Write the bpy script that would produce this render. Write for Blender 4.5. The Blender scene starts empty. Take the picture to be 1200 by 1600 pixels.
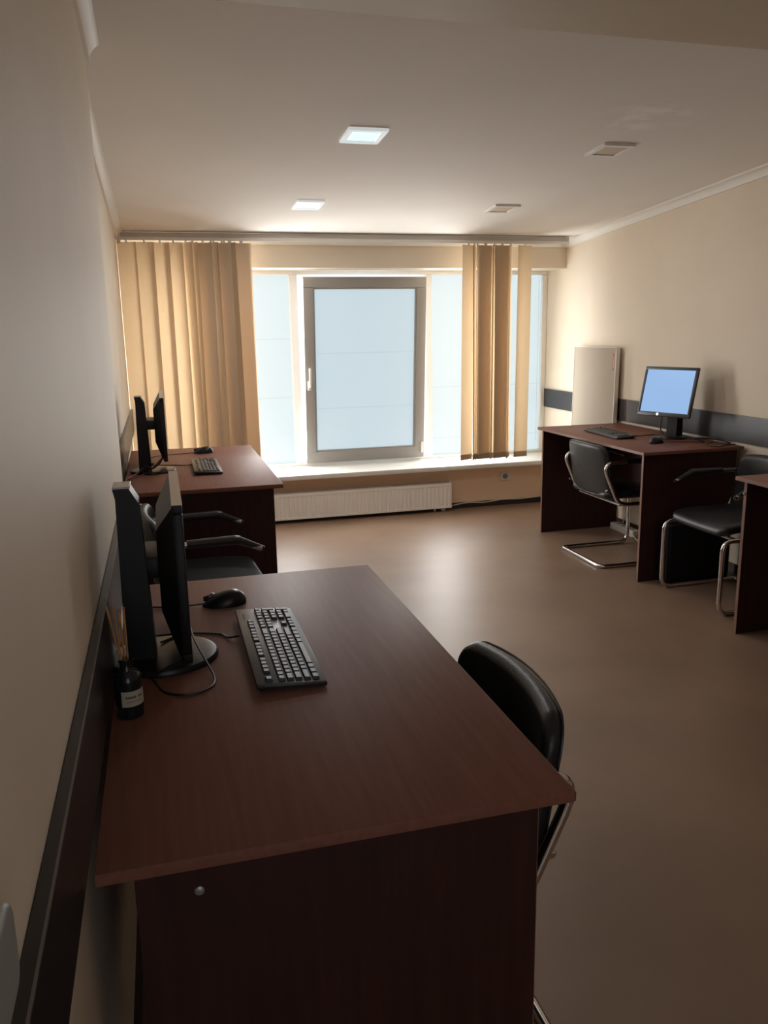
import bpy, bmesh, math, random
from mathutils import Vector, Matrix
random.seed(7)
S = bpy.context.scene
COL = S.collection
PI = math.pi

# ---------------------------------------------------------------- camera
def make_camera():
    f, yaw, pitch, roll, H = 1278.6, 0.26141, 0.21829, 0.018185, 1.42728
    fwd = Vector((math.sin(yaw)*math.cos(pitch), math.cos(yaw)*math.cos(pitch), -math.sin(pitch)))
    right = Vector((math.cos(yaw), -math.sin(yaw), 0)); down = fwd.cross(right)
    r2 = math.cos(roll)*right + math.sin(roll)*down
    d2 = -math.sin(roll)*right + math.cos(roll)*down
    cam = bpy.data.cameras.new('camera'); o = bpy.data.objects.new('camera', cam); COL.objects.link(o)
    m = Matrix((r2, -d2, -fwd)).transposed().to_4x4(); m.translation = (0, 0, H)
    o.matrix_world = m
    cam.sensor_fit = 'VERTICAL'; cam.sensor_height = 36; cam.sensor_width = 27
    cam.lens = f/1600*36; cam.clip_start = 0.02
    S.camera = o
make_camera()

# ---------------------------------------------------------------- world and exposure
FILM = .69          # radiance of the daylit film on the panes
W = bpy.data.worlds.new('world'); S.world = W; W.use_nodes = True
bg = W.node_tree.nodes['Background']
bg.inputs[0].default_value = (0.97, 0.97, 1.0, 1); bg.inputs[1].default_value = 1.0
S.view_settings.view_transform = 'Standard'; S.view_settings.look = 'None'
S.view_settings.gamma = 1; S.view_settings.use_curve_mapping = False
S.view_settings.exposure = 0.28
S.cycles.max_bounces = 12; S.cycles.diffuse_bounces = 8; S.cycles.glossy_bounces = 6
S.cycles.sample_clamp_indirect = 6

def daylight():
    L = bpy.data.lights.new('window_daylight', 'AREA'); L.shape = 'RECTANGLE'; L.size = 2.65; L.size_y = 1.42
    L.energy = 86; L.color = (1.0, .975, .94)
    o = bpy.data.objects.new('window_daylight', L); COL.objects.link(o)
    o.location = (1.36, 6.41, 1.125); o.rotation_euler = (math.radians(-90+6), 0, 0)
daylight()

# ---------------------------------------------------------------- materials
def nt_new(name):
    m = bpy.data.materials.new(name); m.use_nodes = True
    return m, m.node_tree, m.node_tree.nodes['Principled BSDF']
def mat(name, col, rough=.5, metal=0, var=0.0, scale=8, bump=0, bscale=60, stretch=None, col2=None, spec=.5, detail=4):
    m, t, b = nt_new(name)
    b.inputs['Roughness'].default_value = rough; b.inputs['Metallic'].default_value = metal
    b.inputs['Specular IOR Level'].default_value = spec
    b.inputs['Base Color'].default_value = (*col, 1)
    tc = t.nodes.new('ShaderNodeTexCoord'); mp = t.nodes.new('ShaderNodeMapping')
    t.links.new(tc.outputs['Object'], mp.inputs[0])
    if stretch: mp.inputs['Scale'].default_value = stretch
    if var or col2:
        n = t.nodes.new('ShaderNodeTexNoise'); n.inputs['Scale'].default_value = scale; n.inputs['Detail'].default_value = detail
        t.links.new(mp.outputs[0], n.inputs[0])
        r = t.nodes.new('ShaderNodeValToRGB')
        c2 = col2 or tuple(c*(1-var) for c in col); c1 = col if col2 else tuple(min(1, c*(1+var)) for c in col)
        r.color_ramp.elements[0].position = .35; r.color_ramp.elements[1].position = .65
        r.color_ramp.elements[0].color = (*c2, 1); r.color_ramp.elements[1].color = (*c1, 1)
        t.links.new(n.outputs[0], r.inputs[0]); t.links.new(r.outputs[0], b.inputs['Base Color'])
    if bump:
        n2 = t.nodes.new('ShaderNodeTexNoise'); n2.inputs['Scale'].default_value = bscale; n2.inputs['Detail'].default_value = 3
        t.links.new(mp.outputs[0], n2.inputs[0])
        bp = t.nodes.new('ShaderNodeBump'); bp.inputs['Strength'].default_value = bump; bp.inputs['Distance'].default_value = .002
        t.links.new(n2.outputs[0], bp.inputs['Height']); t.links.new(bp.outputs[0], b.inputs['Normal'])
    return m
def emit(name, col, strength, base=(.8, .8, .8), rough=.4):
    m, t, b = nt_new(name)
    b.inputs['Base Color'].default_value = (*base, 1); b.inputs['Roughness'].default_value = rough
    b.inputs['Emission Color'].default_value = (*col, 1); b.inputs['Emission Strength'].default_value = strength
    return m
def fabric(name, col, tcol, f=.5):
    m = bpy.data.materials.new(name); m.use_nodes = True; t = m.node_tree; t.nodes.clear()
    o = t.nodes.new('ShaderNodeOutputMaterial'); mx = t.nodes.new('ShaderNodeMixShader')
    d = t.nodes.new('ShaderNodeBsdfDiffuse'); tr = t.nodes.new('ShaderNodeBsdfTranslucent')
    tc = t.nodes.new('ShaderNodeTexCoord'); mp = t.nodes.new('ShaderNodeMapping'); mp.inputs['Scale'].default_value = (220, 220, 14)
    n = t.nodes.new('ShaderNodeTexNoise'); n.inputs['Scale'].default_value = 1; n.inputs['Detail'].default_value = 2
    r = t.nodes.new('ShaderNodeMix'); r.data_type = 'RGBA'
    r.inputs['A'].default_value = (*[c*.9 for c in col], 1); r.inputs['B'].default_value = (*col, 1)
    t.links.new(tc.outputs['Object'], mp.inputs[0]); t.links.new(mp.outputs[0], n.inputs[0]); t.links.new(n.outputs[0], r.inputs['Factor'])
    t.links.new(r.outputs['Result'], d.inputs[0]); tr.inputs[0].default_value = (*tcol, 1)
    mx.inputs[0].default_value = f
    t.links.new(d.outputs[0], mx.inputs[1]); t.links.new(tr.outputs[0], mx.inputs[2]); t.links.new(mx.outputs[0], o.inputs[0])
    return m

M = {}
M['wall'] = mat('cream_wall_paint', (.77, .675, .55), .55, spec=.22, var=.02, scale=3, bump=.12, bscale=120)
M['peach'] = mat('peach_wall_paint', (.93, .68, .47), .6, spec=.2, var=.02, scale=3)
M['ceiling'] = mat('white_ceiling_paint', (.86, .83, .785), .8, spec=.2, var=.015, scale=2)
M['beam'] = mat('tan_beam_paint', (.62, .54, .42), .6, var=.02, scale=3)
M['floor'] = mat('brown_linoleum', (.275, .18, .122), .42, scale=2.2, col2=(.225, .145, .097), bump=.05, bscale=400, detail=9)
M['crown'] = mat('white_moulding', (.82, .79, .73), .5)
M['rail'] = mat('dark_wood_rail', (.022, .018, .018), .34, stretch=(40, 2.5, 40), var=.25, scale=3, bump=.1, bscale=30)
M['rail_glint'] = mat('rail_edge_highlight', (.16, .14, .13), .4)  # paler colour stands for the light on the rail's top edge
M['base'] = mat('dark_baseboard', (.035, .025, .022), .45)
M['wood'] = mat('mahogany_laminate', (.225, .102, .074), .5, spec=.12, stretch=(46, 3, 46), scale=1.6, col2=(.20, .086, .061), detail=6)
M['wood_v'] = mat('mahogany_panel_shaded', (.045, .014, .011), .5, spec=.3, stretch=(30, 30, 2), scale=1.8, col2=(.03, .009, .008), detail=6)  # mahogany darkened to put shade into the upright panels
M['edge'] = mat('edge_banding', (.23, .115, .08), .4)
M['pvc'] = mat('white_window_plastic', (.80, .80, .80), .35)
M['sash'] = mat('shaded_white_sash_plastic', (.32, .31, .30), .4)  # white plastic with its backlit shade put into the colour
M['sill'] = mat('white_sill_board', (.78, .77, .72), .3)
M['film'] = emit('daylit_white_film', (.66, .82, .88), FILM, (.2, .2, .2), .35)
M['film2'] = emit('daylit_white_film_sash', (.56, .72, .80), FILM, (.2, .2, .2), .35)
M['seam'] = emit('film_seam', (.56, .70, .76), .5, (.3, .3, .3))
M['slat'] = fabric('cream_blind_fabric', (.82, .72, .58), (.80, .69, .54), .43)
M['hem'] = fabric('blind_hem_fabric', (.66, .52, .36), (.6, .42, .25), .3)
M['white'] = mat('white_plastic', (.78, .76, .72), .4)
M['track'] = mat('beige_blind_track', (.55, .51, .46), .45)
M['dark'] = mat('shadow_slot', (.02, .02, .02), .8)
M['radiator'] = mat('white_radiator_enamel', (.93, .88, .80), .35)
M['grille'] = mat('radiator_grille', (.55, .51, .46), .4)
M['chrome'] = mat('chrome_tube', (.72, .70, .68), .14, metal=1)
M['vinyl'] = mat('black_vinyl', (.014, .016, .017), .38, var=.15, scale=30, bump=.25, bscale=240)
M['pad'] = mat('black_arm_pad', (.02, .02, .022), .35)
M['black'] = mat('black_plastic', (.010, .010, .012), .45, spec=.3)
M['blackg'] = mat('black_gloss_plastic', (.012, .012, .014), .3, spec=.35)
M['grey'] = mat('grey_plastic', (.25, .25, .25), .4)
M['bezel'] = mat('dark_grey_bezel', (.05, .052, .058), .35)
M['boxgrey'] = mat('mid_grey_plastic', (.34, .35, .34), .45)
M['lampglow'] = emit('lamp_frame_glow', (.62, .68, .70), .5, (.8, .8, .8))  # white frame lit from below, its brightness added as emission
M['silver'] = mat('silver_plastic', (.42, .41, .40), .35, metal=.4)
M['key'] = mat('charcoal_key', (.035, .037, .04), .4)
M['kbody'] = mat('charcoal_keyboard', (.028, .03, .033), .38)
M['screen'] = emit('blue_screen_reflection', (.27, .45, .74), .85, (.02, .02, .03), .25)  # mostly a window reflection, painted in as blue emission
M['logo'] = emit('logo_badge_glow', (.9, .95, 1), .9)  # white logo disc given a glow of its own
M['screen_off'] = mat('dark_screen', (.01, .01, .012), .2)
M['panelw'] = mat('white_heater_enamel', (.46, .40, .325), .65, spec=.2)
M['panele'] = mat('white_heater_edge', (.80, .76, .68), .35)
M['red'] = mat('red_print', (.45, .04, .03), .5)
M['cable'] = mat('black_cable', (.012, .012, .013), .45)
M['wcable'] = mat('white_cable', (.70, .67, .62), .45)
M['rcable'] = mat('red_cable', (.35, .05, .04), .45)
M['glass'] = mat('smoked_dark_glass', (.010, .016, .017), .08)
M['label'] = mat('paper_label', (.50, .48, .40), .6)
M['ink'] = mat('label_ink', (.06, .06, .05), .7)
M['reed'] = mat('rattan_reed', (.42, .22, .09), .6, var=.2, scale=60)
M['lit'] = emit('lit_lamp_diffuser', (.50, .78, .90), .85)
M['unlit'] = mat('unlit_lamp_diffuser', (.62, .53, .42), .5)
M['lampframe'] = mat('lamp_frame_white', (.85, .84, .82), .4)
M['zinc'] = mat('zinc_cap', (.35, .36, .38), .4, metal=.6)

# ceiling gets faint pale plaster smudges near the right wall
def smudge(m):
    t = m.node_tree; b = t.nodes['Principled BSDF']; src = b.inputs['Base Color'].links[0].from_socket
    tc = t.nodes.new('ShaderNodeTexCoord'); vm = t.nodes.new('ShaderNodeVectorMath'); vm.operation = 'DISTANCE'
    vm.inputs[1].default_value = (2.06, 3.30, 2.284); t.links.new(tc.outputs['Object'], vm.inputs[0])
    mr = t.nodes.new('ShaderNodeMapRange'); mr.inputs[1].default_value = .05; mr.inputs[2].default_value = .26
    mr.inputs[3].default_value = 1; mr.inputs[4].default_value = 0; t.links.new(vm.outputs['Value'], mr.inputs[0])
    n = t.nodes.new('ShaderNodeTexNoise'); n.inputs['Scale'].default_value = 9; n.inputs['Detail'].default_value = 5; t.links.new(tc.outputs['Object'], n.inputs[0])
    r = t.nodes.new('ShaderNodeMapRange'); r.inputs[1].default_value = .47; r.inputs[2].default_value = .62; t.links.new(n.outputs[0], r.inputs[0])
    mu = t.nodes.new('ShaderNodeMath'); mu.operation = 'MULTIPLY'; t.links.new(mr.outputs[0], mu.inputs[0]); t.links.new(r.outputs[0], mu.inputs[1])
    mx = t.nodes.new('ShaderNodeMix'); mx.data_type = 'RGBA'; t.links.new(mu.outputs[0], mx.inputs['Factor'])
    t.links.new(src, mx.inputs['A']); mx.inputs['B'].default_value = (1.0, .98, .95, 1)
    t.links.new(mx.outputs['Result'], b.inputs['Base Color'])
smudge(M['ceiling'])

# ---------------------------------------------------------------- mesh helpers
class MB:
    def __init__(s): s.v = []; s.f = []; s.mi = []; s.k = 0
    def add(s, vs, fs):
        n = len(s.v); s.v += [tuple(v) for v in vs]; s.f += [tuple(i+n for i in f) for f in fs]; s.mi += [s.k]*len(fs); return s
    def box(s, x0, x1, y0, y1, z0, z1, bev=0, seg=2, fn=None):
        bm = bmesh.new(); bmesh.ops.create_cube(bm, size=1)
        for v in bm.verts: v.co = Vector((x0+(v.co.x+.5)*(x1-x0), y0+(v.co.y+.5)*(y1-y0), z0+(v.co.z+.5)*(z1-z0)))
        if bev: bmesh.ops.bevel(bm, geom=bm.edges[:], offset=bev, segments=seg, profile=.5, affect='EDGES')
        bm.verts.index_update()
        vs = [v.co.copy() for v in bm.verts]
        if fn: vs = [Vector(fn(v)) for v in vs]
        s.add(vs, [[v.index for v in f.verts] for f in bm.faces]); bm.free(); return s
    def tube(s, pts, r, n=10, closed=False, ends=True):
        P = [Vector(p) for p in pts]; N = len(P)
        T = []
        for i in range(N):
            a = P[(i-1) % N] if (closed or i > 0) else P[i]; b = P[(i+1) % N] if (closed or i < N-1) else P[i]
            T.append((b-a).normalized())
        u = T[0].orthogonal().normalized(); vs = []
        for i in range(N):
            u = (u - T[i]*u.dot(T[i])).normalized(); w = T[i].cross(u)
            rr = r[i] if isinstance(r, (list, tuple)) else r
            for k in range(n):
                a = 2*PI*k/n; vs.append(P[i]+rr*(math.cos(a)*u+math.sin(a)*w))
        fs = []
        for i in range(N if closed else N-1):
            j = (i+1) % N
            for k in range(n):
                fs.append((i*n+k, i*n+(k+1) % n, j*n+(k+1) % n, j*n+k))
        if ends and not closed:
            fs.append(tuple(range(n))[::-1]); fs.append(tuple((N-1)*n+k for k in range(n)))
        return s.add(vs, fs)
    def lathe(s, prof, c=(0, 0, 0), n=28, sx=1, sy=1):
        vs = []; fs = []
        for r, z in prof:
            for k in range(n):
                a = 2*PI*k/n; vs.append((c[0]+sx*r*math.cos(a), c[1]+sy*r*math.sin(a), c[2]+z))
        for i in range(len(prof)-1):
            for k in range(n): fs.append((i*n+k, i*n+(k+1) % n, (i+1)*n+(k+1) % n, (i+1)*n+k))
        fs.append(tuple(range(n))[::-1]); fs.append(tuple((len(prof)-1)*n+k for k in range(n)))
        return s.add(vs, fs)
    def pad(s, w, h, t, R, e, fn, rings=7, n=48, crown=.0):
        """rounded-rectangle cushion in (a,b) with thickness t, edge radius e; fn maps (a,b,c) to a point"""
        def outline(i):
            W2, H2 = w/2-i, h/2-i; W2 = max(W2, .001); H2 = max(H2, .001); r = min(max(R-i, .0005), W2, H2); pts = []
            q = n//4
            for cx, cy, a0 in ((W2-r, H2-r, 0), (-W2+r, H2-r, 90), (-W2+r, -H2+r, 180), (W2-r, -H2+r, 270)):
                for k in range(q):
                    a = math.radians(a0+90*k/(q-1)); pts.append((cx+r*math.cos(a), cy+r*math.sin(a)))
            out = []
            for k, p in enumerate(pts):
                out.append(p)
                if k % q == q-1:
                    p2 = pts[(k+1) % len(pts)]
                    out += [(p[0]+(p2[0]-p[0])*j/10, p[1]+(p2[1]-p[1])*j/10) for j in range(1, 10)]
            return out
        prof = []
        m = min(w, h)/2
        ins = [e+(m-e-.002)*(k/rings) for k in range(rings, 0, -1)]
        for i in ins: prof.append((i, -t/2-crown*(i/m)))
        for k in range(7):
            a = PI*k/6; prof.append((e-e*math.sin(a), -t/2*math.cos(a)))
        for i in ins[::-1]: prof.append((i, t/2+crown*(i/m)))
        vs = []; nn = len(outline(0))
        for i, c in prof:
            for a, b in outline(i): vs.append(fn(a, b, c))
        fs = []
        for i in range(len(prof)-1):
            for k in range(nn): fs.append((i*nn+k, i*nn+(k+1) % nn, (i+1)*nn+(k+1) % nn, (i+1)*nn+k))
        fs.append(tuple(range(nn))[::-1]); fs.append(tuple((len(prof)-1)*nn+k for k in range(nn)))
        return s.add(vs, fs)
    def prism(s, prof, axis, a0, a1):
        """closed 2-D profile extruded along axis; prof in the two other axes"""
        n = len(prof); vs = []
        for a in (a0, a1):
            for p, q in prof:
                vs.append({'x': (a, p, q), 'y': (p, a, q), 'z': (p, q, a)}[axis])
        fs = [(k, (k+1) % n, n+(k+1) % n, n+k) for k in range(n)] + [tuple(range(n))[::-1], tuple(range(n, 2*n))]
        return s.add(vs, fs)
    def mesh(s, name, mats, smooth=True):
        me = bpy.data.meshes.new(name); me.from_pydata(s.v, [], s.f)
        for m in (mats if isinstance(mats, (list, tuple)) else [mats]): me.materials.append(m)
        for p, k in zip(me.polygons, s.mi): p.material_index = k
        bm = bmesh.new(); bm.from_mesh(me); bmesh.ops.recalc_face_normals(bm, faces=bm.faces[:]); bm.to_mesh(me); bm.free()
        if smooth:
            me.polygons.foreach_set('use_smooth', [True]*len(me.polygons))
            me.set_sharp_from_angle(angle=math.radians(38))
        me.update(); return me
    def build(s, name, mats, parent=None, smooth=True):
        return link(name, s.mesh(name, mats, smooth), parent)
def link(name, me, parent=None):
    o = bpy.data.objects.new(name, me); COL.objects.link(o)
    if parent is not None: o.parent = parent
    return o
def empty(name, loc=(0, 0, 0), rz=0):
    o = bpy.data.objects.new(name, None); COL.objects.link(o); o.location = loc; o.rotation_euler = (0, 0, rz); o.empty_display_size = .05
    return o
def tag(o, label, cat, group=None):
    o['label'] = label; o['category'] = cat
    if group: o['group'] = group
    return o
def struct(o): o['kind'] = 'structure'; return o
def copy_tree(o, parent=None):
    c = o.copy(); COL.objects.link(c); c.parent = parent
    for ch in list(o.children): copy_tree(ch, c)
    return c
def fillet(pts, rad, seg=6, closed=False):
    P = [Vector(p) for p in pts]; N = len(P); out = []
    for i in range(N):
        if not closed and i in (0, N-1): out.append(P[i]); continue
        a, b, c = P[(i-1) % N], P[i], P[(i+1) % N]
        r = rad[i] if isinstance(rad, (list, tuple)) else rad
        u = (a-b); w = (c-b); ang = u.angle(w)
        if ang > PI-.02 or r == 0: out.append(b); continue
        d = min(r/math.tan(ang/2), u.length*.49, w.length*.49); p0 = b+u.normalized()*d; p1 = b+w.normalized()*d
        for k in range(seg+1):
            t = k/seg; out.append((1-t)**2*p0+2*t*(1-t)*b+t*t*p1)
    return out
def spline(pts, n=8):
    P = [Vector(p) for p in pts]; out = []
    for i in range(len(P)-1):
        p0 = P[max(i-1, 0)]; p1 = P[i]; p2 = P[i+1]; p3 = P[min(i+2, len(P)-1)]
        for k in range(n):
            t = k/n; out.append(.5*((2*p1)+(-p0+p2)*t+(2*p0-5*p1+4*p2-p3)*t*t+(-p0+3*p1-3*p2+p3)*t**3))
    out.append(P[-1]); return out

# ---------------------------------------------------------------- room shell
XL, XF, XR = -.149, -.215, 3.186      # near left wall, recessed left wall, right wall
YW, YG, YR = 6.16, 6.48, -1.9         # window wall, window frame front, rear wall
def cz(y): return 2.505-.067*y
struct(MB().box(-.6, 3.6, YR-.2, 6.8, -.1, 0).build('floor', M['floor'], smooth=False))
struct(MB().box(XL-.25, XL, YR-.1, 2.9, 0, 2.7).build('wall_left', M['wall'], smooth=False))
struct(MB().box(XF-.25, XF, 2.88, 6.75, 0, 2.6).build('wall_left_far', M['wall'], smooth=False))
struct(MB().box(XR, XR+.2, YR-.1, 6.75, 0, 2.7).build('wall_right', M['wall'], smooth=False))
struct(MB().box(.95, 3.5, YR-.2, YR, 0, 2.7).build('wall_rear', M['wall'], smooth=False))  # unseen wall, left end kept open to let sky light fill in
wb = MB().box(XF, XR, YW, 6.60, 0, .336); wb.k = 1; wb.box(XF, XR, YW, 6.60, 1.884, cz(YW)+.01)
struct(wb.build('wall_back', [M['peach'], M['wall']], smooth=False))
c = MB(); c.prism([(2.30, cz(2.30)), (6.75, cz(6.75)), (6.75, 2.75), (2.30, 2.75)], 'x', XF-.2, XR+.2)
struct(c.build('ceiling', M['ceiling'], smooth=False))
b = MB(); sk = .0176
b.add([(x, y+sk*(x-.2), z) for z in (2.26, 2.75) for x, y in ((XF-.2, 2.357), (XR+.2, 2.357), (XR+.2, 1.95), (XF-.2, 1.95))],
      [(0, 1, 2, 3), (4, 7, 6, 5), (0, 4, 5, 1), (1, 5, 6, 2), (2, 6, 7, 3), (3, 7, 4, 0)])
struct(b.build('ceiling_beam', M['beam'], smooth=False))
struct(MB().box(XL-.2, XR+.2, YR-.1, 1.98, 2.36, 2.7).build('ceiling_rear', M['ceiling'], smooth=False))

# crown mouldings (cove profile following the sloped ceiling)
def crown_y(name, x, sgn, y0, y1, hh=.052, ww=.045):
    m = MB(); prof = [(0, .004), (0, -hh), (.012, -hh), (.016, -hh*.72), (.026, -hh*.45), (ww*.8, -.014), (ww, -.012), (ww, .004)]
    vs = []; n = len(prof)
    for y in (y0, y1):
        for p, q in prof: vs.append((x+sgn*p, y, cz(y)+q))
    m.add(vs, [(k, (k+1) % n, n+(k+1) % n, n+k) for k in range(n)]+[tuple(range(n))[::-1], tuple(range(n, 2*n))])
    return struct(m.build(name, M['crown']))
crown_y('trim_1', XR, -1, 2.38, YW)
crown_y('trim_2', XF, 1, 2.9, YW)
crown_y('trim_3', XL, 1, 2.37, 2.9)
m = MB(); m.prism([(YW, cz(YW)), (YW, cz(YW)-.05), (YW-.012, cz(YW)-.05), (YW-.03, cz(YW)-.025), (YW-.045, cz(YW)-.012), (YW-.045, cz(YW)+.002)], 'x', XF, XR)
struct(m.build('trim_4', M['crown']))
# dado rails: dark boards with a highlight painted as a pale lip along the top front edge
def dado(name, x, sgn, y0, y1):
    o = MB().box(min(x, x+sgn*.016), max(x, x+sgn*.016), y0, y1, .765, .919, .002, 1).build(name, M['rail'])
    glint = MB().box(min(x+sgn*.0145, x+sgn*.0172), max(x+sgn*.0145, x+sgn*.0172), y0, y1, .9165, .9195).build('rail_glint', M['rail_glint'], o, False)
    return struct(o)
dado('trim_5', XL, 1, YR, 2.9)
dado('trim_6', XF, 1, 2.905, YG-.01)
dado('trim_7', XR, -1, YR, YG-.01)
m = MB().box(XF, XF+.10, YW-.016, YW, .80, .955)
# baseboards
struct(MB().box(XF, XR, YW-.014, YW, 0, .045).build('baseboard_back', M['base'], smooth=False))
struct(MB().box(XR-.012, XR, YR, YW-.014, 0, .05).build('baseboard_right', M['base'], smooth=False))
struct(MB().box(XL, XL+.012, YR, 2.9, 0, .05).build('baseboard_left', M['base'], smooth=False))
# window sill board
struct(MB().box(XF, XR, 6.03, YG+.02, .337, .372, .004).build('trim_8', M['sill']))

# ---------------------------------------------------------------- window
def make_window():
    w = struct(empty('window_1', (0, YG, .372)))
    x0, x1, h = XF, XR, 1.512
    fr = MB()
    def bx(m, a, b_, z0, z1, y0=0, y1=.07): m.box(a, b_, y0, y1, z0, z1, .004, 1)
    bx(fr, x0, x1, h-.028, h); bx(fr, x0, x1, 0, .022); bx(fr, x0, x0+.04, .022, h-.028); bx(fr, x1-.045, x1, .022, h-.028)
    fr.build('window_frame', M['pvc'], w)
    for a, b_ in ((1.012, 1.072), (2.118, 2.165)):
        MB().box(a, b_, -.004, .074, .02, h-.026, .004, 1).build('mullion', M['pvc'], w)
    # filmed fixed panes: three overlapping sheets each
    def sheets(par, xa, xb, cuts, mt, y):
        for k in range(len(cuts)-1):
            yy = y+.0012*(k % 2)
            MB().box(xa, xb, yy, yy+.003, cuts[k]-.006*(k > 0), cuts[k+1]).build('film_sheet', mt, par, False)
            if k:
                MB().box(xa+.002, xb-.002, y-.0012, y-.0002, cuts[k]-.0035, cuts[k]+.0005).build('film_seam', M['seam'], par, False)
    sheets(w, x0+.04, 1.012, (.022, .55, 1.005, h-.028), M['film'], .035)
    sheets(w, 2.165, x1-.045, (.022, .165, .59, h-.028), M['film'], .035)
    # thin dark blind cord beside the right jamb
    MB().box(x1-.075, x1-.071, .012, .016, .1, h-.03).build('cord', M['seam'], w, False)
    # tilted sash, hinged at its bottom edge
    s = empty('sash'); s.parent = w; s.location = (0, -.005, .03); s.rotation_euler = (math.radians(4.6), 0, 0)
    a, b_, H, bw = 1.088, 2.066, 1.437, .079
    f = MB()
    for q in ((a, b_, 0, bw+.012), (a, b_, H-bw, H), (a, a+bw, bw, H-bw), (b_-bw, b_, bw, H-bw)): f.box(q[0], q[1], -.06, 0, q[2], q[3], .006, 2)
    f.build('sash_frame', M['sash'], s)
    bd = MB()
    for q in ((a+bw-.004, b_-bw+.004, bw+.008, bw+.022), (a+bw-.004, b_-bw+.004, H-bw-.012, H-bw+.002), (a+bw-.004, a+bw+.01, bw, H-bw), (b_-bw-.012, b_-bw+.004, bw, H-bw)): bd.box(q[0], q[1], -.052, -.012, q[2], q[3], .002, 1)
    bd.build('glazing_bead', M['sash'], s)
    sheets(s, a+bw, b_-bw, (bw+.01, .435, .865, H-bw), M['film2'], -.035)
    hd = MB().box(a+.018, a+.046, -.072, -.058, .585, .66, .006, 2)
    hd.tube(fillet([(a+.032, -.065, .62), (a+.032, -.105, .62), (a+.034, -.105, .76)], .012), .0095, 10)
    hd.build('handle', M['white'], s)
    MB().box(b_-.03, b_-.008, -.072, -.055, .04, .13, .004, 2).build('hinge', M['white'], s)
make_window()

# ---------------------------------------------------------------- vertical blind
def make_blind():
    r = tag(empty('vertical_blind', (0, 5.98, 0)), 'cream vertical blind along the window top with slats drawn to both sides', 'blind')
    zt = cz(5.98)
    MB().box(XF+.01, 3.10, -.022, .022, 2.066, zt-.006, .003, 1).build('headrail', M['track'], r)
    MB().box(XF+.012, 3.098, -.026, -.020, 2.045, 2.066, .001, 1).build('track_strip', M['white'], r, False)
    MB().box(XF+.004, XF+.03, -.030, .030, 2.025, zt-.008, .006, 2).build('end_cap', M['white'], r)
    slatw = .124
    def slat_mesh(h):
        m = MB(); n = 6; vs = []; t = .0007
        for z in (0, h):
            for sgn in (-1, 1):
                for k in range(n+1):
                    a = -slatw/2+slatw*k/n; vs.append((a, .004*math.cos(PI*a/slatw)+sgn*t, z))
        L = n+1; f = []
        for k in range(n):
            f += [(k, k+1, 2*L+k+1, 2*L+k), (L+k+1, L+k, 3*L+k, 3*L+k+1), (k, L+k, L+k+1, k+1), (2*L+k, 2*L+k+1, 3*L+k+1, 3*L+k)]
        f += [(0, 2*L, 3*L, L), (n, L+n, 3*L+n, 2*L+n)]
        return m.add(vs, f).mesh('slat', M['slat'])
    ztop, zbot = 2.036, .425
    sm = slat_mesh(ztop-zbot); hm = MB().box(-slatw/2, slatw/2, -.0035, .0045, 0, .042, .002, 1).mesh('hem_weight', M['hem'])
    cm = MB().box(-.006, .006, -.006, .006, 0, .03, .002, 1).mesh('carrier', M['white'])
    left = [(-.151, 6), (-.040, 10), (.062, 8), (.160, 12), (.247, 50), (.272, 58), (.345, 16), (.352, 17), (.400, 56), (.425, 60), (.478, 18), (.486, 20), (.527, 52), (.548, 60), (.610, 4), (.613, 5)]
    right = [(2.275, 24), (2.345, 58), (2.362, 62), (2.420, 14), (2.428, 16), (2.492, 56), (2.560, 12), (2.568, 14), (2.625, 58), (2.735, 10)]
    for i, (x, a) in enumerate(left+right):
        s = link('slat', sm, r); s.location = (x, .004*(i % 4)-.006, zbot); s.rotation_euler = (math.radians(.35*math.sin(i*2.1)), math.radians(.25*math.sin(i*1.3)), math.radians(-a if i < len(left) else a))
        h = link('hem_weight', hm, s); h.location = (0, .001, 0)
        k = link('carrier', cm, s); k.location = (0, 0, ztop-zbot-.006)
make_blind()

# ---------------------------------------------------------------- recessed ceiling lamps
def make_lamp(x0, x1, y0, y1, lit, label):
    cx, cy = (x0+x1)/2, (y0+y1)/2; w, d = (x1-x0)/2, (y1-y0)/2
    r = tag(empty('ceiling_light', (cx, cy, cz(cy))), label, 'ceiling light', 'recessed square ceiling lights')
    r.rotation_euler = (-math.atan(.067), 0, 0)
    f = MB(); i = .72; t = -.012
    f.box(-w, w, -d, -d*i, t, .001, .002, 1).box(-w, w, d*i, d, t, .001, .002, 1).box(-w, -w*i, -d*i, d*i, t, .001, .002, 1).box(w*i, w, -d*i, d*i, t, .001, .002, 1)
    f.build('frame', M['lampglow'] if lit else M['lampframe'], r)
    MB().box(-w*i+.004, w*i-.004, -d*i+.004, d*i-.004, -.008, .0005, .001, 1).build('diffuser', M['lit'] if lit else M['unlit'], r, False)
    if lit:
        L = bpy.data.lights.new('ceiling_lamp', 'AREA'); L.shape = 'RECTANGLE'; L.size = .11; L.size_y = .13; L.energy = 5; L.color = (.97, .98, 1.0)
        lo = bpy.data.objects.new('lamp_light', L); COL.objects.link(lo); lo.parent = r; lo.location = (0, 0, -.014)
    for sy in (-1, 1):
        MB().box(-w*i, w*i, sy*d*(i-.02)-.002, sy*d*(i-.02)+.002, -.006, .0005).build('gap_shadow_strip', M['dark'], r, False)  # dark strip painted in for the shadow in the gap
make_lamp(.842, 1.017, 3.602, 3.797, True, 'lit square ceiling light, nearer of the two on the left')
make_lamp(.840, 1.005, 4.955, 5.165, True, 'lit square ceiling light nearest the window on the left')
make_lamp(2.070, 2.236, 3.660, 3.850, False, 'unlit beige square ceiling light, nearer of the two on the right')
make_lamp(2.072, 2.240, 4.955, 5.150, False, 'unlit beige square ceiling light nearest the window on the right')

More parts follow.
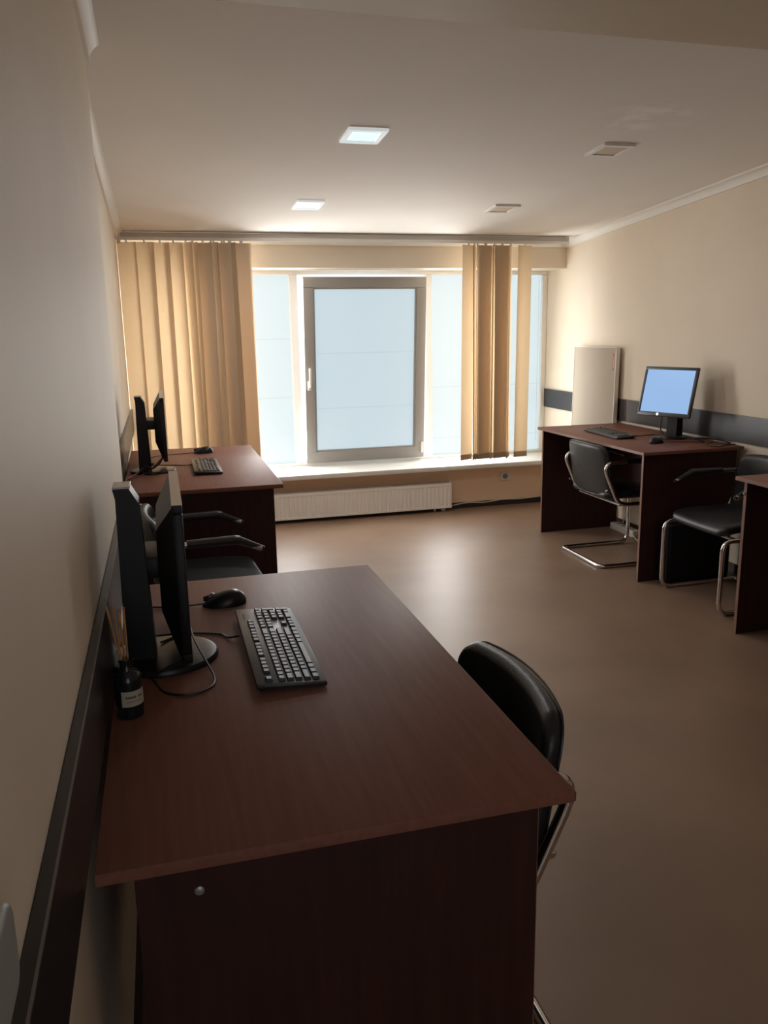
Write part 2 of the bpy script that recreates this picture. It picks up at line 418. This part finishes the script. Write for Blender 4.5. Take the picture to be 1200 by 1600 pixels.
# ---------------------------------------------------------------- radiator, socket, cord
def make_radiator():
    x0, x1, z0, z1, y0, y1 = .30, 2.185, .028, .236, 6.055, 6.145
    r = tag(empty('radiator', (x0, y0, 0)), 'long low white panel radiator under the window sill', 'radiator')
    L = x1-x0; D = y1-y0
    m = MB(); n = int(L/.0333); p = L/n; prof = []
    for k in range(n):
        a = k*p; prof += [(a+.004, .006), (a+.010, .0), (a+p-.010, .0), (a+p-.004, .006)]
    prof = [(0, .006)]+prof+[(L, .006), (L, .02), (0, .02)]
    m.prism(prof, 'z', z0+.018, z1-.03); m.box(0, L, 0, .02, z0, z0+.018, .003, 1).box(0, L, 0, .02, z1-.03, z1-.004, .003, 1)
    m.build('front_panel', M['radiator'], r, False)
    MB().box(.01, L-.01, .05, .066, z0+.01, z1-.012, .003, 1).build('rear_panel', M['radiator'], r)
    for a in (0, L-.012): MB().box(a, a+.012, .002, D-.012, z0, z1, .004, 2).build('side_cover', M['radiator'], r)
    g = MB()
    for k in range(int(L/.012)): g.box(.012+k*.012, .012+k*.012+.006, .012, D-.016, z1-.008, z1-.002)
    g.box(0, L, 0, .012, z1-.006, z1).box(0, L, D-.016, D-.010, z1-.006, z1)
    go = g.build('top_grille', M['grille'], r, False); go['kind'] = 'stuff'
    for a in (L-.13, L-.06):
        MB().tube([(a, .045, z0+.005), (a, .045, 0)], .009, 10).build('pipe', M['radiator'], r)
    MB().lathe([(.016, 0), (.018, .006), (.018, .03), (.012, .036)], (L-.06, .045, .001), 14).build('valve', M['white'], r)
    for a in (.2, L-.3): MB().box(a, a+.03, .066, D, z0+.05, z1-.02).build('bracket', M['radiator'], r, False)
make_radiator()

def make_socket():
    r = tag(empty('wall_socket', (2.68, YW, .24)), 'white electric socket on the wall below the sill, right of the radiator', 'socket')
    MB().pad(.082, .068, .016, .01, .006, lambda a, b_, c: (a, -.008-c, b_), 2, 32).build('cover_plate', M['white'], r)
    MB().lathe([(.021, 0), (.023, .004), (.021, .006)], (0, 0, 0), 24).build('socket_well', M['grey'], r)
    w = r.children[-1]; w.rotation_euler = (PI/2, 0, 0); w.location = (0, -.015, 0)
    h = MB()
    for sx in (-.0095, .0095): h.lathe([(.0035, 0), (.0035, .0015)], (sx, 0, .0058), 10)
    ho = h.build('socket_hole', M['dark'], w)
make_socket()
tag(MB().tube(spline([(2.20, 6.135, .028), (2.36, 6.138, .044), (2.50, 6.138, .036), (2.66, 6.138, .049), (2.82, 6.138, .044), (2.99, 6.138, .051), (3.10, 6.138, .05)]), .0042, 6).build('baseboard_cable', M['wcable']),
    'thin white cord running along the dark baseboard right of the radiator', 'cord')

# ---------------------------------------------------------------- desks
def make_desk(name, x0, x1, y0, y1, face, label, insx, insy, cap=False, T=.75, th=.019):
    """face=+1: the sitter is on the +x side, back on -x; -1 the reverse"""
    cx, cy = (x0+x1)/2, (y0+y1)/2
    r = tag(empty(name, (cx, cy, 0)), label, 'desk', 'mahogany office desks')
    w, d = (x1-x0)/2, (y1-y0)/2
    MB().box(-w, w, -d, d, T-th, T, .0022, 2).build('desktop', M['wood'], r)
    bk = -face
    for sy in (-1, 1):
        p = MB(); a, b_ = sy*(d-insy), sy*(d-insy-.018)
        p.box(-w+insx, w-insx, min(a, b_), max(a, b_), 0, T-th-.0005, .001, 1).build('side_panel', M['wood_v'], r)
        e = MB(); xe = face*(w-insx); e.box(min(xe, xe+face*.0012), max(xe, xe+face*.0012), min(a, b_), max(a, b_), .002, T-th-.002)
        e.build('edge_strip', M['edge'], r, False)
    e = MB(); xe = face*w; e.box(min(xe, xe+face*.001), max(xe, xe+face*.001), -d, d, T-th+.002, T-.002)
    e.build('edge_strip', M['edge'], r, False)
    xb = bk*(w-insx-.05)
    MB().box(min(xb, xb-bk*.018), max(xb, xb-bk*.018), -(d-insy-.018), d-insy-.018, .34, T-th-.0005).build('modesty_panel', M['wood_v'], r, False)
    if cap:
        cpt = MB().lathe([(.0068, 0), (.0068, .001), (.005, .0022)], (0, 0, 0), 16).build('screw_cap', M['zinc'], r)
        cpt.rotation_euler = (PI/2, 0, 0); cpt.location = (.001-cx, -d+insy, .678)
    return r
make_desk('office_desk', -.129, .555, .994, 2.272, 1, 'large dark mahogany desk in the foreground along the left wall', .046, .03, True)
make_desk('office_desk', -.198, .509, 3.680, 5.089, 1, 'mahogany desk at the window end of the left wall', .04, .04)
rd = make_desk('office_desk', 2.523, 3.166, 3.912, 5.232, -1, 'mahogany desk on the right carrying the blue-screened monitor', .022, .03)
make_desk('office_desk', 2.503, 3.166, 1.80, 3.135, -1, 'mahogany desk cut off by the right picture edge', .028, .03)
sc = MB().lathe([(.006, 0), (.006, .008), (.003, .011)], (0, 0, 0), 14).build('shelf_knob', M['silver'], [o for o in COL.objects if o.get('label', '').startswith('mahogany desk cut')][0])
sc.rotation_euler = (0, -PI/2, 0); sc.location = (2.531-(2.503+3.166)/2, 3.096-(1.80+3.135)/2, .674)

# ---------------------------------------------------------------- cantilever chairs (local: facing +x)
def make_chair():
    r = empty('cantilever_chair')
    W2 = .245; tr = .0122; zs = .385
    def side(s): return [(.185, s*W2, .602), (.09, s*W2, .643), (-.25, s*W2, .643), (-.135, s*W2, zs), (.24, s*W2, zs), (.24, s*W2, tr), (-.24, s*W2, tr)]
    rr = [0, .06, .055, .10, .055, .06, .04]
    a, b_ = side(1), side(-1)[::-1]
    path = fillet(a+b_, rr+rr[::-1], 7)
    MB().tube(path, tr, 12).build('chrome_frame', M['chrome'], r)
    MB().tube([(-.12, -W2, zs), (-.12, W2, zs)], .009, 8).tube([(.16, -W2, zs), (.16, W2, zs)], .009, 8).build('cross_bar', M['chrome'], r)
    MB().pad(.435, .455, .05, .05, .024, lambda p, q, c: (p+.012, q, (.432+c)-.022*max(0, p/.2175)**3+.010*(abs(q)/.24)**3), 7, 48, .006).build('seat', M['vinyl'], r)
    def bk(p, q, c):   # p across (y), q up, c thickness towards -x
        x = -.192-.05*((q+.16)/.32)-.038*(1-(p/.231)**2)+.034
        return (x-c, p, .585+q-.012*(p/.231)**2*(q+.16)/.32)
    bo = MB().pad(.462, .315, .042, .058, .02, bk, 10, 64, 0).build('backrest', M['vinyl'], r)
    # welt seam around the back edge
    flat = []
    for cx, cy, a0 in ((.173, .0995, 0), (-.173, .0995, 90), (-.173, -.0995, 180), (.173, -.0995, 270)):
        for k in range(12):
            t = math.radians(a0+90*k/11); flat.append((cx+0.0545*math.cos(t), cy+0.0545*math.sin(t)))
    pts = []
    for k, p in enumerate(flat):
        p2 = flat[(k+1) % len(flat)]; m_ = 10 if k % 12 == 11 else 1
        pts += [bk(p[0]+(p2[0]-p[0])*j/m_, p[1]+(p2[1]-p[1])*j/m_, .017) for j in range(m_)]
    MB().tube(pts, .0028, 6, closed=True).build('piping', M['pad'], bo)
    for s in (-1, 1):
        pp = fillet([(.195, s*W2, .599), (.09, s*W2, .645), (-.10, s*W2, .645)], .06, 8)
        MB().tube(pp, [.010, .0165]+[.0185]*(len(pp)-3)+[.016], 12).build('armrest', M['pad'], r)
        sb = MB().lathe([(.009, 0), (.009, .004), (.005, .007)], (0, 0, 0), 10).build('bolt', M['chrome'], r)
        sb.rotation_euler = (s*-PI/2, 0, 0); sb.location = (-.205, s*(W2-.02), .47)
    return r
ch = make_chair()
ch.location = (.434, 1.452, 0); ch.rotation_euler = (0, 0, PI)
G = 'black vinyl cantilever chairs'
tag(ch, 'black vinyl chair pushed in at the large foreground desk', 'chair', G)
for x, y, rz, lab in ((.135, 3.36, math.radians(4), 'black vinyl chair between the two left desks, facing the room'),
                      (2.718, 4.49, 0, 'black vinyl chair tucked under the desk with the blue-screened monitor'),
                      (2.845, 3.56, PI, 'black vinyl chair between the two right desks, facing the room')):
    k = copy_tree(ch); k.location = (x, y, 0); k.rotation_euler = (0, 0, rz); tag(k, lab, 'chair', G)

# ---------------------------------------------------------------- monitors (local: screen faces +x, origin at base on the desk)
def make_monitor(loc, rz, label, pw, ph, pz, pdy=0, px=.03, tilt=0, colh=.375, colx=-.11, lit=False, base_r=.115, colw=.055):
    r = tag(empty('monitor', loc, rz), label, 'monitor', 'black desktop monitors')
    MB().lathe([(base_r, 0), (base_r, .006), (base_r-.004, .012), (base_r-.02, .015), (.02, .016)], (-.03, 0, 0), 48, 1.0, .92).build('base', M['blackg'], r)
    q = MB(); y2 = .036
    q.prism([(colx, .014), (colx+.062, .014), (colx+.050, colh-.03), (colx+.034, colh), (colx+.002, colh), (colx+.006, colh-.02)], 'y', -y2, y2)
    q.build('column', M['black'], r, False)
    MB().box(colx+.002, colx+.036, -y2+.001, y2-.001, colh, colh+.004, .001, 1).build('column_cap', M['silver'], r)
    zc = pz+ph*.62
    MB().box(colx+.045, px-.03, min(-.03, pdy-.03), max(.03, pdy+.03), zc-.045, zc, .006, 2).build('hinge_arm', M['black'], r)
    # tilted panel group
    p = empty('panel'); p.parent = r; p.location = (px, pdy, pz+ph/2); p.rotation_euler = (0, -tilt, 0)
    f = MB(); t = .020; bw = .017
    f.box(-t, 0, -pw/2, pw/2, -ph/2, -ph/2+bw+.008, .003, 2).box(-t, 0, -pw/2, pw/2, ph/2-bw, ph/2, .003, 2)
    f.box(-t, 0, -pw/2, -pw/2+bw, -ph/2+bw, ph/2-bw, .003, 2).box(-t, 0, pw/2-bw, pw/2, -ph/2+bw, ph/2-bw, .003, 2)
    f.build('bezel', M['black'] if not lit else M['bezel'], p)
    MB().box(-t+.002, -.004, -pw/2+bw, pw/2-bw, -ph/2+bw+.008, ph/2-bw).build('screen', M['screen'] if lit else M['screen_off'], p, False)  # lit: screen glows blue in place of a window reflection
    h = MB(); a, b_, c0, c1 = pw*.5-.004, pw*.32, ph*.5-.004, ph*.5
    vs = [(-t, sy*a, sz*c0) for sy, sz in ((-1, -1), (1, -1), (1, 1), (-1, 1))]+[(-t-.034, sy*b_, z) for sy, z in ((-1, -ph*.22), (1, -ph*.22), (1, ph*.30), (-1, ph*.30))]
    h.add(vs, [(0, 1, 2, 3), (4, 7, 6, 5), (0, 4, 5, 1), (1, 5, 6, 2), (2, 6, 7, 3), (3, 7, 4, 0)])
    h.build('back_housing', M['black'], p, False)
    MB().box(-t, .0006, -pw/2+.004, pw/2-.004, ph/2, ph/2+.0012).build('top_edge', M['silver'], p, False)
    if lit:
        lg = MB().lathe([(.0085, 0), (.0085, .0012), (.007, .0018)], (0, 0, 0), 20).build('badge', M['logo'], p)
        lg.rotation_euler = (0, PI/2, 0); lg.location = (0, -.037, -ph/2+.012)
    return r
nm = make_monitor((-.005, 1.715, .75), 0, 'black monitor seen edge-on on the foreground desk', .43, .325, .030, pdy=.09, px=.028, colh=.378, colx=-.105)
fm = make_monitor((-.035, 4.26, .75), 0, 'black monitor seen edge-on on the left desk by the window', .56, .31, .068, pdy=.13, px=.045, colh=.378, colx=-.098)
rm = make_monitor((2.985, 4.378, .75), PI+.33, 'monitor with a painted pale blue reflection on its screen, on the right desk', .375, .30, .135, px=.035, tilt=.231, colh=.27, colx=-.09, lit=True, base_r=.11)
mcab = (MB().tube(spline([(2.935, 4.372, .893), (2.930, 4.374, .86), (2.930, 4.372, .80), (2.945, 4.33, .772), (2.985, 4.27, .769), (3.03, 4.20, .765), (3.06, 4.13, .756)]), .0042, 8).build('cable', M['cable']))

def attach(o, parent):
    if 'label' in o: del o['label'], o['category']
    o.parent = parent
    o.matrix_parent_inverse = (Matrix.Translation(parent.location) @ Matrix.Rotation(parent.rotation_euler.z, 4, 'Z')).inverted()
# ---------------------------------------------------------------- keyboards (local: length +x left->right, rows towards -y = user)
def key_layout():
    K = []
    def row(y, x, ws, h=1):
        for w in ws:
            if w < 0: x += -w
            else: K.append((x, y, w, h)); x += w
    row(5.5, 0, [1, -1, 1, 1, 1, 1, -.5, 1, 1, 1, 1, -.5, 1, 1, 1, 1, -.25, 1, 1, 1])
    row(4, 0, [1]*13+[2, -.25, 1, 1, 1, -.25, 1, 1, 1, 1])
    row(3, 0, [1.5]+[1]*12+[1.5, -.25, 1, 1, 1, -.25, 1, 1, 1])
    row(2, 0, [1.75]+[1]*11+[2.25, -3.5, 1, 1, 1])
    row(1, 0, [2.25]+[1]*10+[2.75, -1.25, 1, -1.25, 1, 1, 1])
    row(0, 0, [1.25, 1.25, 1.25, 6.25, 1.25, 1.25, 1.25, 1.25, -.25, 1, 1, 1, -.25, 2, 1])
    K.append((21.5, 2, 1, 2)); K.append((21.5, 0, 1, 2))
    return K
U = .0193
def keycap(w, h):
    W_, H_ = w*U-.0026, h*U*.86-.0026; t = .0022; z = .0072
    vs = [(sx*W_/2, sy*H_/2, 0) for sx, sy in ((-1, -1), (1, -1), (1, 1), (-1, 1))]+[(sx*(W_/2-.0006), sy*(H_/2-.0006), z*.6) for sx, sy in ((-1, -1), (1, -1), (1, 1), (-1, 1))]+[(sx*(W_/2-t), sy*(H_/2-t)+.0006, z) for sx, sy in ((-1, -1), (1, -1), (1, 1), (-1, 1))]
    fs = [(3, 2, 1, 0), (8, 9, 10, 11)]
    for b0 in (0, 4):
        for k in range(4): fs.append((b0+k, b0+(k+1) % 4, b0+4+(k+1) % 4, b0+4+k))
    return vs, fs
def make_keyboard(loc, rz, label, cable, detailed):
    r = tag(empty('keyboard', loc, rz), label, 'keyboard', 'black wired keyboards')
    L, D = 23.6*U, .138
    slope = lambda v: (v.x, v.y, v.z+(.010*(v.y+D/2)/D if v.z > .002 else 0))
    MB().box(-L/2, L/2, -D/2, D/2, .003, .014, .004, 2, slope).build('keyboard_body', M['kbody'], r)
    ft = MB()
    for sx in (-1, 1): ft.box(sx*L*.42-.012, sx*L*.42+.012, D/2-.02, D/2-.008, 0, .02)
    ft.box(-L*.45, L*.45, -D/2+.006, -D/2+.014, 0, .004).build('foot', M['black'], r, False)
    ang = math.atan(.010/D); cache = {}; allk = MB()
    for x, y, w, h in key_layout():
        kx = (x+w/2-11.25)*U; yy = (y+h/2)*U*.86-D/2+.012; z = .0125+.010*(yy+D/2)/D
        if detailed:
            if (w, h) not in cache:
                vs, fs = keycap(w, h); cache[(w, h)] = MB().add(vs, fs).mesh('key', M['key'], False)
            k = link('key', cache[(w, h)], r); k.location = (kx, yy, z); k.rotation_euler = (ang, 0, 0)
        else:
            vs, fs = keycap(w, h); allk.add([(a+kx, b_+yy, c+z) for a, b_, c in vs], fs)
    if not detailed:
        o = allk.build('keys', M['key'], r, False); o['kind'] = 'stuff'
    bd = MB()
    for k in range(3): bd.lathe([(.0022, 0), (.0018, .0008)], ((18.9+k*.9-11.25)*U, D/2-.016, .0236), 8)
    bd.build('indicator_light', M['grey'], r)
    inv = Matrix.Translation(Vector(loc)) @ Matrix.Rotation(rz, 4, 'Z'); inv.invert()
    MB().tube([inv @ Vector(p) for p in spline(cable)], .0024, 6).build('cable', M['cable'], r)
    return r
def lead(p, q, h=.753, k=.03):
    return [p, (p[0]*.7+q[0]*.3, p[1]*.7+q[1]*.3+k, h), (p[0]*.3+q[0]*.7, p[1]*.3+q[1]*.7-k*.3, h), q]
# user on +x side: key rows run along +y, top row towards -x
make_keyboard((.203, 1.690, .75), PI/2, 'black keyboard in front of the edge-on monitor on the foreground desk',
              [(.130, 1.765, .762), (.105, 1.785, .754), (.09, 1.815, .753), (.03, 1.84, .753), (-.04, 1.85, .753), (-.10, 1.85, .753)], True)
make_keyboard((.197, 4.27, .75), PI/2, 'black keyboard on the left desk by the window',
              [(.128, 4.34, .762), (.10, 4.38, .754), (.05, 4.41, .753), (-.02, 4.43, .753), (-.10, 4.45, .753)], False)
make_keyboard((2.745, 4.655, .75), -PI/2-.05, 'black keyboard below the pale blue screen on the right desk',
              [(2.82, 4.57, .762), (2.855, 4.545, .754), (2.89, 4.525, .753), (2.95, 4.54, .753), (3.02, 4.53, .753)], False)

# ---------------------------------------------------------------- mice (local: nose +x)
def make_mouse(loc, rz, label, cable):
    r = tag(empty('mouse', loc, rz), label, 'mouse', 'black wired mice')
    vs = []; n = 28; rings = 9
    L, Wd, Hh = .056, .031, .036
    for i in range(rings+1):
        a = PI/2*i/rings
        for k in range(n):
            t = 2*PI*k/n; cx, sy = math.cos(t), math.sin(t)
            sq = lambda v, e: math.copysign(abs(v)**e, v)
            ra = math.cos(a)**.75 if i < rings else .001
            x = L*sq(cx, .85)*ra; y = Wd*sq(sy, .8)*ra*(1-.10*math.cos(t*2))
            z = .002+Hh*math.sin(a)**1.1*(1-.22*(x/L) - .12*(x/L)**2)
            vs.append((x-.006*math.sin(a), y, z))
    fs = [(i*n+k, i*n+(k+1) % n, (i+1)*n+(k+1) % n, (i+1)*n+k) for i in range(rings) for k in range(n)]+[tuple(range(n))[::-1], tuple(rings*n+k for k in range(n))]
    MB().add(vs, fs).box(-.04, .04, -.02, .02, 0, .004).build('mouse_body', M['blackg'], r)
    w = MB().tube([(0, -.004, 0), (0, .004, 0)], .0085, 14).build('scroll_wheel', M['grey'], r); w.location = (.030, 0, .026)
    MB().box(.012, .052, -.0006, .0006, .014, .0335, 0, 1, lambda v: (v.x, v.y, v.z-.20*max(0, v.x-.012) if v.z > .02 else v.z)).build('button_split', M['dark'], r, False)
    inv = Matrix.Translation(Vector(loc)) @ Matrix.Rotation(rz, 4, 'Z'); inv.invert()
    MB().tube([inv @ Vector(p) for p in spline(cable)], .0022, 6).build('cable', M['cable'], r)
    return r
make_mouse((.117, 2.032, .75), PI-.06, 'black mouse beside the keyboard on the foreground desk',
           [(.064, 2.035, .757), (.03, 2.035, .756), (-.02, 2.045, .753), (-.06, 2.06, .753), (-.11, 2.05, .753)])
make_mouse((.212, 4.83, .75), PI-.05, 'black mouse beyond the keyboard on the left desk by the window',
           [(.160, 4.83, .757), (.12, 4.83, .754), (.04, 4.82, .753), (-.03, 4.80, .753), (-.12, 4.70, .753)])
make_mouse((2.80, 4.215, .75), .45, 'black mouse at the near edge of the desk with the blue-screened monitor',
           [(2.85, 4.24, .757), (2.90, 4.20, .754), (2.99, 4.16, .753), (3.06, 4.12, .753)])

# ---------------------------------------------------------------- loose cables
attach(mcab, rm)
def cable(pts, r, m, label, name='cable', n=8):
    return tag(MB().tube(spline(pts, n), r, 6).build(name, m), label, 'cable')
attach(cable([(-.04, 1.76, .769), (-.005, 1.80, .768), (.018, 1.80, .800), (.03, 1.70, .790), (.05, 1.62, .768), (.062, 1.565, .754), (.05, 1.525, .753), (.01, 1.505, .753), (-.035, 1.53, .753), (-.058, 1.60, .753), (-.09, 1.65, .756)],
      .0024, M['cable'], 'loop of thin black cable around the foreground monitor base', 'cable'), nm)
attach(cable([(.02, 1.62, .785), (-.005, 1.63, .772), (-.03, 1.615, .768), (-.05, 1.59, .766)], .002, M['cable'], 'short black cable end lying on the foreground monitor base', 'cable'), nm)
attach(cable([(-.06, 4.19, .80), (-.10, 4.22, .785), (-.15, 4.15, .757), (-.185, 4.06, .756), (-.19, 3.95, .755)], .0045, M['cable'],
      'thick black cable dropping off the wall side of the left desk by the window', 'cable'), fm)
attach(cable([(-.02, 4.16, .83), (-.06, 4.17, .79), (-.10, 4.17, .757), (-.15, 4.10, .755), (-.19, 4.03, .755)], .003, M['rcable'],
      'thin reddish cable behind the left monitor by the window', 'cable'), fm)
attach(cable([(-.01, 4.20, .84), (-.035, 4.18, .80), (-.07, 4.14, .785), (-.10, 4.16, .80)], .005, M['cable'], 'black plug cable drooping below the left monitor by the window', 'cable'), fm)
cable([(3.10, 4.10, .754), (3.02, 4.05, .754), (2.99, 3.97, .753), (3.04, 3.94, .753), (3.10, 3.99, .753), (3.16, 3.98, .754)], .0028, M['cable'],
      'thin black cable lying beside the blue-screened monitor on the right desk', 'desk_cable')
cable([(3.10, 4.27, .757), (3.13, 4.18, .764), (3.15, 4.10, .764), (3.155, 4.02, .756)], .006, M['cable'], 'thick black cable by the dark rail behind the blue-screened monitor', 'thick_cable')
cable([(3.165, 3.86, .46), (3.155, 3.74, .40), (3.155, 3.62, .33), (3.155, 3.52, .37), (3.165, 3.40, .42)], .004, M['cable'], 'black cable sagging along the wall behind the right chair', 'sagging_cable')
cable([(3.165, 3.60, .45), (3.165, 3.54, .28), (3.155, 3.50, .10), (3.15, 3.56, .01), (3.14, 3.75, .006)], .004, M['cable'], 'black cable falling to the floor behind the right chair', 'fallen_cable')
cable([(3.14, 5.03, .45), (3.145, 5.02, .30), (3.13, 5.0, .14), (3.10, 4.98, .056)], .004, M['wcable'], 'white cable hanging under the right desk down to the power strip', 'white_cable')
cable([(3.155, 5.08, .45), (3.155, 5.07, .30), (3.14, 5.06, .12), (3.11, 5.045, .056)], .003, M['wcable'], 'thinner white cable beside the one above the power strip', 'thin_white_cable')
cable([(3.09, 4.90, .04), (3.05, 4.78, .012), (3.02, 4.60, .006), (3.06, 4.40, .006), (3.12, 4.2, .006)], .0035, M['wcable'], 'white lead running over the floor under the right desk', 'floor_cable')
def make_strip():
    r = tag(empty('power_strip', (3.09, 4.98, 0), 0), 'white power strip on the floor under the right desk', 'power strip')
    MB().box(-.03, .03, -.15, .15, 0, .05, .008, 2).build('strip_housing', M['white'], r)
    for k in range(4):
        MB().lathe([(.019, 0), (.02, .003), (.018, .004)], (0, -.105+.06*k, .0495), 18).build('outlet', M['grey'], r)
    MB().box(-.012, .012, .115, .14, .049, .055, .002, 1).build('switch', M['red'], r)
make_strip()

# ---------------------------------------------------------------- slim computer under the right chair
def make_tower():
    r = tag(empty('computer_tower', (2.66, 3.8425, 0)), 'slim black computer standing on the floor behind the right chair', 'computer')
    MB().box(.012, .40, 0, .09, .006, .345, .004, 1).build('case', M['black'], r)
    MB().box(0, .012, .001, .089, .008, .343, .004, 2).build('front_bezel', M['blackg'], r)
    for z in (.25, .28, .31): MB().box(-.0015, .001, .012, .078, z, z+.004).build('vent', M['dark'], r, False)
    b = MB().lathe([(.007, 0), (.007, .003), (.005, .004)], (0, 0, 0), 14).build('power_button', M['silver'], r)
    b.rotation_euler = (0, -PI/2, 0); b.location = (.001, .05, .115)
    for x in (.06, .34): MB().box(x, x+.02, .01, .085, 0, .007).build('foot', M['dark'], r, False)
make_tower()

# ---------------------------------------------------------------- white flat panel standing by the right wall
def make_panel():
    r = tag(empty('flat_panel', (XR-.05, 5.27, .0), 0), 'tall white flat panel with a red mark, standing against the right wall', 'panel')
    r.rotation_euler = (0, math.radians(.5), 0)
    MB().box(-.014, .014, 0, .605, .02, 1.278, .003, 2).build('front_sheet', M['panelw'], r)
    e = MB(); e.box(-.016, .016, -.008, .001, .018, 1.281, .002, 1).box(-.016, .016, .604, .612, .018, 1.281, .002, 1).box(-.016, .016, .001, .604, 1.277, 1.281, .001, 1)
    e.build('edge_frame', M['panele'], r)
    MB().box(-.0146, -.0139, .018, .036, 1.12, 1.235).build('red_mark', M['red'], r, False)
    w = MB().box(-.0149, -.0145, .0235, .0265, 1.13, 1.225)
    w.build('mark_lettering', M['panele'], r, False)
    for y in (.08, .5): MB().box(-.05, .035, y, y+.025, 0, .022, .003, 1).build('foot', M['panele'], r)
make_panel()

# ---------------------------------------------------------------- reed diffuser on the foreground desk
def make_diffuser():
    r = tag(empty('reed_diffuser', (-.0965, 1.456, .75)), 'dark glass reed diffuser bottle with a pale label on the foreground desk', 'reed diffuser')
    MB().lathe([(.022, 0), (.0245, .003), (.0245, .070), (.0235, .078), (.019, .085), (.0125, .089), (.0115, .092), (.0115, .104), (.0135, .105), (.0135, .110), (.009, .110), (.009, .100)], (0, 0, 0), 36).build('bottle', M['glass'], r)
    m = MB(); vs = []; n = 14; a0, a1 = math.radians(-118), math.radians(-2)
    for z in (.026, .055):
        for k in range(n+1):
            a = a0+(a1-a0)*k/n; vs.append((.0251*math.cos(a), .0251*math.sin(a), z))
    m.add(vs, [(k, k+1, n+2+k, n+1+k) for k in range(n)])
    lb = m.build('paper_label', M['label'], r)
    t = MB()
    def mark(aa, ab, z0, z1):
        v = []
        for z in (z0, z1):
            for k in range(5):
                a = math.radians(aa+(ab-aa)*k/4); v.append((.02535*math.cos(a), .02535*math.sin(a), z))
        t.add(v, [(k, k+1, 6+k, 5+k) for k in range(4)])
    for i, (aa, ab) in enumerate(((-100, -95), (-93, -88), (-86, -80), (-78, -74), (-72, -66), (-64, -59), (-50, -46), (-44, -38), (-36, -31), (-29, -25))):
        mark(aa, ab, .0415, .0455+.0006*(i % 2))
    for aa in range(-98, -28, 7): mark(aa, aa+5, .0345, .0358)
    t.build('label_print', M['ink'], r, False)
    for (dx, dy, dx2, dy2, z) in ((.002, -.003, -.024, -.004, .212), (-.002, 0, -.013, -.004, .212), (.003, .002, .004, .004, .205), (.0, .003, -.005, .010, .20)):
        MB().tube([(dx, dy, .02), (dx*.6+dx2*.4, dy*.6+dy2*.4, .107), (dx2, dy2, z)], .0019, 8).build('reed', M['reed'], r)
make_diffuser()

# ---------------------------------------------------------------- grey plastic box on the near left wall, cut by the picture edge
def make_wallbox():
    r = tag(empty('wall_box', (XL, .47, .985)), 'grey plastic box on the left wall, cut off by the left picture edge', 'wall box')
    MB().pad(.25, .075, .012, .02, .005, lambda a, b_, c: (.0075+c, a, b_), 4, 40).build('housing', M['boxgrey'], r)
    MB().box(.0002, .004, -.12, .12, -.033, .033, .001, 1).build('back_plate', M['grey'], r)
make_wallbox()
